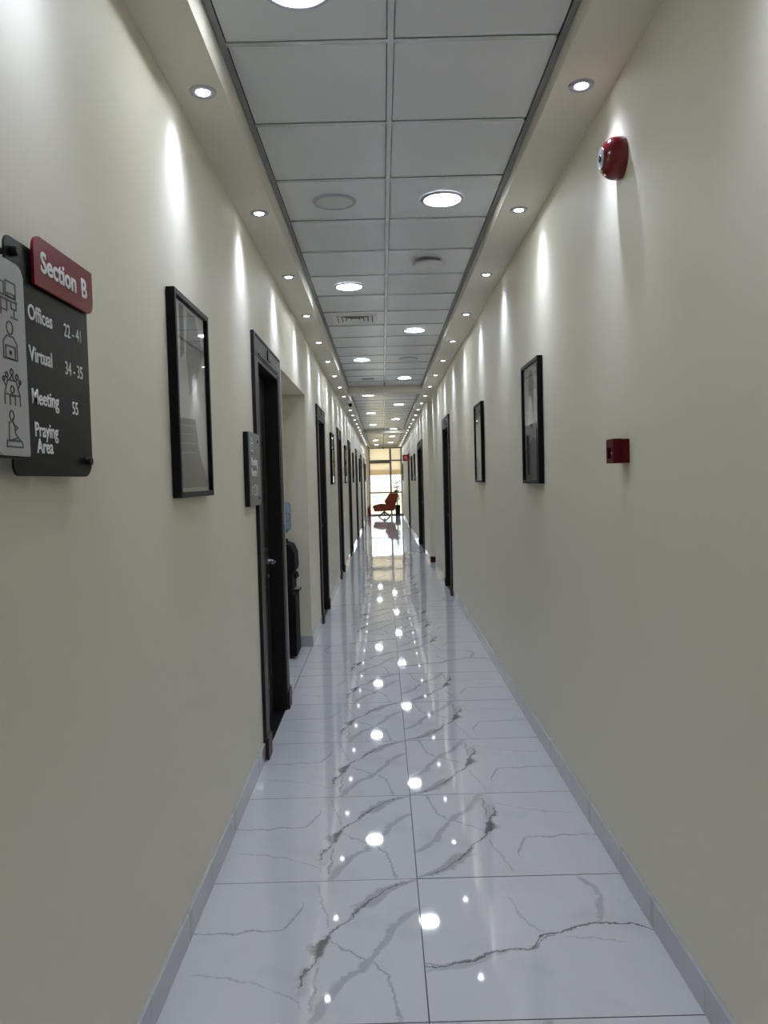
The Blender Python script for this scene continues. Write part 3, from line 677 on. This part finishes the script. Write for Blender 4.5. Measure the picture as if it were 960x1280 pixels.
# ------------------------------------------------------------------ fire alarm and call point
t = thing('fire_alarm', 'glossy dark red round fire alarm sounder high on the wall', 'fire alarm', (XR, 2.845, 2.688), RR)
MB().lathe([(0.072, 0.0), (0.074, -0.012), (0.0735, -0.026), (0.070, -0.042), (0.063, -0.056), (0.053, -0.067), (0.042, -0.074), (0.037, -0.076)], 48, 'y').build('body', 'alarm', t, smooth=True)
MB().lathe([(0.038, -0.074), (0.036, -0.078), (0.028, -0.080), (0.014, -0.079)], 32, 'y').build('grille', 'greyplastic', t, smooth=True)
MB().lathe([(0.013, -0.078), (0.011, -0.083), (0.001, -0.084)], 20, 'y').build('horn', 'black', t, smooth=True)
for z in (-0.055, 0.055): MB().lathe([(0.006, -0.052), (0.006, -0.065), (0.001, -0.066)], 12, 'y', (0, 0, z)).build('screw', 'chrome', t, smooth=True)
t = thing('call_point', 'small square dark red fire alarm call point', 'call point', (XR, 2.845, 1.592), RR)
MB().box(-0.043, 0.043, -0.030, 0, 0, 0.087).build('back_box', 'callred', t, bevel=0.003)
fp = MB()
for (x0, x1, z0, z1) in ((-0.044, -0.028, 0, 0.088), (0.028, 0.044, 0, 0.088), (-0.028, 0.028, 0, 0.018), (-0.028, 0.028, 0.058, 0.088)): fp.box(x0, x1, -0.060, -0.030, z0, z1)
fp.build('front_cover', 'callred', t)
MB().box(-0.028, 0.028, -0.048, -0.030, 0.018, 0.058).build('press_plate', 'black', t)
b = MB().box(-0.020, 0.020, -0.0486, -0.048, 0.034, 0.042); b.prism([(-0.006, 0.030), (0.006, 0.030), (0.0, 0.022)], -0.0486, -0.048); b.build('mark', 'letter', t)

# projecting red sign near the end
t = thing('hanging_sign', 'small square red sign projecting from the wall near the end', 'sign', (XR2, 24.30, 2.13))
MB().box(-0.215, -0.012, -0.006, 0.006, 0, 0.195).build('board', 'signred', t, bevel=0.003)
MB().box(-0.012, 0.0, -0.02, 0.02, 0.03, 0.165).build('bracket', 'darkmetal', t)
b = MB(); b.stroke([(-0.16, 0.12), (-0.12, 0.14), (-0.08, 0.12)], 0.008, -0.0068, -0.0059); b.stroke([(-0.16, 0.06), (-0.16, 0.10), (-0.07, 0.10)], 0.008, -0.0068, -0.0059); b.stroke([(-0.14, 0.05), (-0.06, 0.05)], 0.008, -0.0068, -0.0059)
b.build('mark', 'letter', t)

# ------------------------------------------------------------------ water cooler in the niche
t = thing('water_cooler', 'charcoal floor standing water cooler in the wall niche', 'water cooler', (-0.885, 6.93, 0), RL)
# local: x along corridor, -y towards the corridor, body behind the front plane y=0
W2, DP = 0.16, 0.33
MB().prism([(0.0, 0.02), (0.0, 0.56), (0.03, 0.58), (DP, 0.58), (DP, 0.02)], -W2, W2, 'x').build('lower_body', 'cooler', t, bevel=0.012)
MB().prism([(0.022, 0.58), (0.022, 0.75), (0.004, 0.77), (-0.005, 0.80), (0.0, 0.93), (0.03, 1.0), (0.09, 1.02), (DP, 1.02), (DP, 0.58)], -W2, W2, 'x').build('upper_body', 'cooler', t, bevel=0.012)
dt = MB().box(-0.10, 0.10, -0.028, 0.10, 0.583, 0.605).build('drip_tray', 'black', t, bevel=0.006)
MB().box(-0.085, 0.085, -0.022, 0.02, 0.605, 0.609).build('grate', 'greyplastic', dt)
for x in (-0.06, 0.06): MB().tube([(x, 0.03, 0.74), (x, 0.005, 0.74), (x, -0.002, 0.70)], 0.012).build('tap', 'black', t, smooth=True)
MB().lathe([(0.10, 1.02), (0.10, 1.05), (0.07, 1.055)], 28, 'z', (0, 0.17, 0)).build('bottle_collar', 'cooler', t, smooth=True)
for x in (-0.12, 0.12): MB().box(x - 0.02, x + 0.02, 0.03, 0.30, 0.0, 0.022).build('foot', 'black', t)
wb_ = MB().lathe([(0.03, 1.056), (0.035, 1.07), (0.10, 1.11), (0.132, 1.14), (0.132, 1.19), (0.126, 1.20), (0.132, 1.21), (0.132, 1.27), (0.126, 1.28), (0.132, 1.29), (0.132, 1.35), (0.12, 1.375), (0.05, 1.38)], 32)
wb_ = wb_.build('water_bottle', 'bottle', None, (-0.885 - 0.17, 6.93, 0), smooth=True)
tag(wb_, 'pale blue water bottle upside down on the cooler', 'water bottle')

# ------------------------------------------------------------------ end window
t = thing('window_1', 'tall window with brown frame at the corridor end', 'window', (0, Y1, 0), kind='structure')
x0, x1, zt = -0.69, XR2, 2.98
MB().box(x0, x0 + 0.05, 0, 0.09, 0, zt).build('window_frame', 'winframe', t)
MB().box(x1 - 0.05, x1, 0, 0.09, 0, zt).build('window_frame', 'winframe', t)
MB().box(x0, x1, 0, 0.09, zt - 0.05, zt).build('window_frame', 'winframe', t)
MB().box(x0, x1, -0.02, 0.09, 0, 0.05).build('window_sill', 'winframe', t)
MB().box(0.225, 0.305, -0.02, 0.09, 0.05, zt - 0.05).build('mullion', 'winframe', t)
MB().box(x0 + 0.05, 0.225, -0.03, 0.09, 2.29, 2.43).build('transom', 'winframe', t)
MB().box(0.305, x1 - 0.05, -0.02, 0.09, 2.38, 2.43).build('transom', 'winframe', t)
MB().box(x0 + 0.05, 0.225, 0.0, 0.09, 0.965, 1.03).build('transom', 'winframe', t)
MB().box(0.305, x1 - 0.05, 0.0, 0.09, 0.965, 1.03).build('transom', 'winframe', t)
MB().tube([(-0.26, -0.0, 1.01), (-0.26, -0.04, 1.02), (-0.20, -0.045, 1.02)], 0.010).build('handle', 'darkmetal', t)
for (a, b_) in ((x0 + 0.05, 0.225), (0.305, x1 - 0.05)):
    for (c, d) in ((0.05, 0.965), (1.03, 2.33), (2.43, zt - 0.05)): MB().box(a, b_, 0.075, 0.079, c, d).build('pane', 'winglass', t)
for a, b_, lb, zb in ((x0 + 0.05, 0.223, 'wide beige roller blind half lowered in the end window', 1.765), (0.307, x1 - 0.05, 'narrow beige roller blind half lowered above the potted plant', 1.77)):
    r = thing('roller_blind', lb, 'blind', (0, Y1 + 0.045, 0), group='roller blinds in the end window')
    MB().box(a, b_, -0.001, 0.001, zb + 0.02, zt - 0.055).build('fabric', 'blind', r)
    MB().box(a, b_, 0.004, 0.006, zb, zb + 0.24).build('hem', 'blind', r)
    MB().box(a, b_, -0.008, 0.003, zb, zb + 0.022).build('hem_bar', 'blind', r)

# lounge chair
t = thing('lounge_chair', 'burnt orange lounge chair on a dark star base facing the wall', 'chair', (-0.06, 33.0, 0))
seat = [(-0.50, 0.448), (-0.41, 0.22), (0.215, 0.25), (0.44, 0.26), (0.46, 0.36), (0.10, 0.52), (-0.117, 0.56), (-0.414, 0.50)]
MB().prism(seat, -0.33, 0.33).build('seat', 'chair', t, bevel=0.03, seg=3)
back = [(0.08, 0.52), (0.011, 0.645), (0.06, 0.72), (0.235, 0.985), (0.60, 0.985), (0.475, 0.448), (0.44, 0.265), (0.20, 0.265), (0.15, 0.42)]
MB().prism(back, -0.355, 0.355).build('backrest', 'chair', t, bevel=0.03, seg=3)
MB().lathe([(0.035, 0.07), (0.035, 0.22), (0.09, 0.26)], 20).build('pedestal', 'darkmetal', t, smooth=True)
for k in range(4):
    a = PI / 4 + PI / 2 * k; c, s = math.cos(a), math.sin(a)
    MB().tube([(0.02 * c, 0.02 * s, 0.19), (0.16 * c, 0.16 * s, 0.12), (0.33 * c, 0.33 * s, 0.015)], [0.036, 0.030, 0.024]).build('leg', 'darkmetal', t, smooth=True)

# potted plant
t = thing('potted_plant', 'leafy yellow-green plant in a tall black pot by the window', 'plant', (0.53, 33.85, 0))
MB().lathe([(0.085, 0), (0.10, 0.02), (0.125, 0.42), (0.128, 0.45), (0.112, 0.45), (0.108, 0.42)], 28).build('pot', 'black', t, smooth=True)
MB().lathe([(0.108, 0.40), (0.10, 0.425), (0.001, 0.43)], 20).build('soil', 'soil', t)
sm, lv = MB(), MB(); pr = random.Random(11)
for k in range(16):
    a = pr.uniform(0, 2 * PI); hgt = pr.uniform(0.45, 1.1); sp_ = pr.uniform(0.04, 0.15)
    P = [Vector((0.04 * math.cos(a), 0.04 * math.sin(a), 0.41))]
    for j in range(1, 6):
        q = j / 5; P.append(Vector(((0.04 + sp_ * q * q) * math.cos(a), (0.04 + sp_ * q * q) * math.sin(a), 0.41 + hgt * q)))
    sm.tube(P, [0.007, 0.006, 0.006, 0.005, 0.004, 0.003], 5)
    for j in range(2, 6):
        for m in range(6):
            b0 = P[j]; aa = pr.uniform(0, 2 * PI); L = pr.uniform(0.08, 0.14); el = pr.uniform(-0.2, 0.7)
            d = Vector((math.cos(aa) * math.cos(el), math.sin(aa) * math.cos(el), math.sin(el))); n = d.cross(Vector((0, 0, 1))).normalized() * L * 0.3; u_ = n.cross(d).normalized() * L * 0.05
            vs = [lv.bm.verts.new(p) for p in (b0, b0 + d * L * 0.4 + n + u_, b0 + d * L - u_ * 2, b0 + d * L * 0.4 - n + u_, b0 + d * L * 0.45 - u_)]
            lv.bm.faces.new((vs[0], vs[1], vs[4])); lv.bm.faces.new((vs[1], vs[2], vs[4])); lv.bm.faces.new((vs[2], vs[3], vs[4])); lv.bm.faces.new((vs[3], vs[0], vs[4]))
sm.build('stems', 'stem', t); f_ = lv.build('foliage', 'leaf', t); f_['kind'] = 'stuff'

# fire extinguisher
t = thing('fire_extinguisher', 'red fire extinguisher standing on the floor by the window', 'fire extinguisher', (-0.70, 33.45, 0))
MB().lathe([(0.066, 0), (0.068, 0.012), (0.068, 0.34), (0.058, 0.375), (0.030, 0.395), (0.022, 0.41)], 28).build('cylinder', 'extred', t, smooth=True)
MB().lathe([(0.022, 0.408), (0.022, 0.44), (0.012, 0.445)], 16).build('valve', 'darkmetal', t, smooth=True)
MB().prism([(-0.02, 0.44), (0.08, 0.47), (0.085, 0.48), (-0.02, 0.455)], -0.010, 0.010).build('handle', 'black', t)
MB().tube([(-0.02, 0, 0.43), (-0.06, 0, 0.42), (-0.082, 0, 0.34), (-0.082, 0, 0.14)], [0.008, 0.008, 0.008, 0.011]).build('hose', 'black', t, smooth=True)

# ------------------------------------------------------------------ outside
tag(MB().box(-60, 60, Y1 + 0.25, 160, -0.4, -0.16).build('ground', 'sand'), 'dry yellow sand outside the end window', 'ground', kind='structure')
def building(x, y, w, d, h, lb, nx, nz):
    t = thing('building', lb, 'building', (x, y, -0.16), group='pale buildings beyond the window')
    MB().box(-w / 2, w / 2, 0, d, 0, h).build('wall', 'stucco', t)
    MB().box(-w / 2 - 0.2, w / 2 + 0.2, -0.2, d + 0.2, h, h + 0.5).build('parapet', 'stucco', t)
    wm = None
    for i in range(nx):
        for k in range(nz):
            loc = (-w / 2 + w * (i + 0.5) / nx, 0, h * (k + 0.5) / nz)
            if wm is None: o = MB().box(-0.6, 0.6, -0.06, 0.05, -0.7, 0.7).build('window', 'hazeglass', t, loc); wm = o.data
            else: link('window', wm, t, loc)
building(-4.5, 125, 16, 10, 7, 'pale two storey building far outside, seen in the wide pane', 8, 2)
building(9.0, 138, 11, 10, 10, 'pale taller building far outside, seen behind the plant', 3, 3)
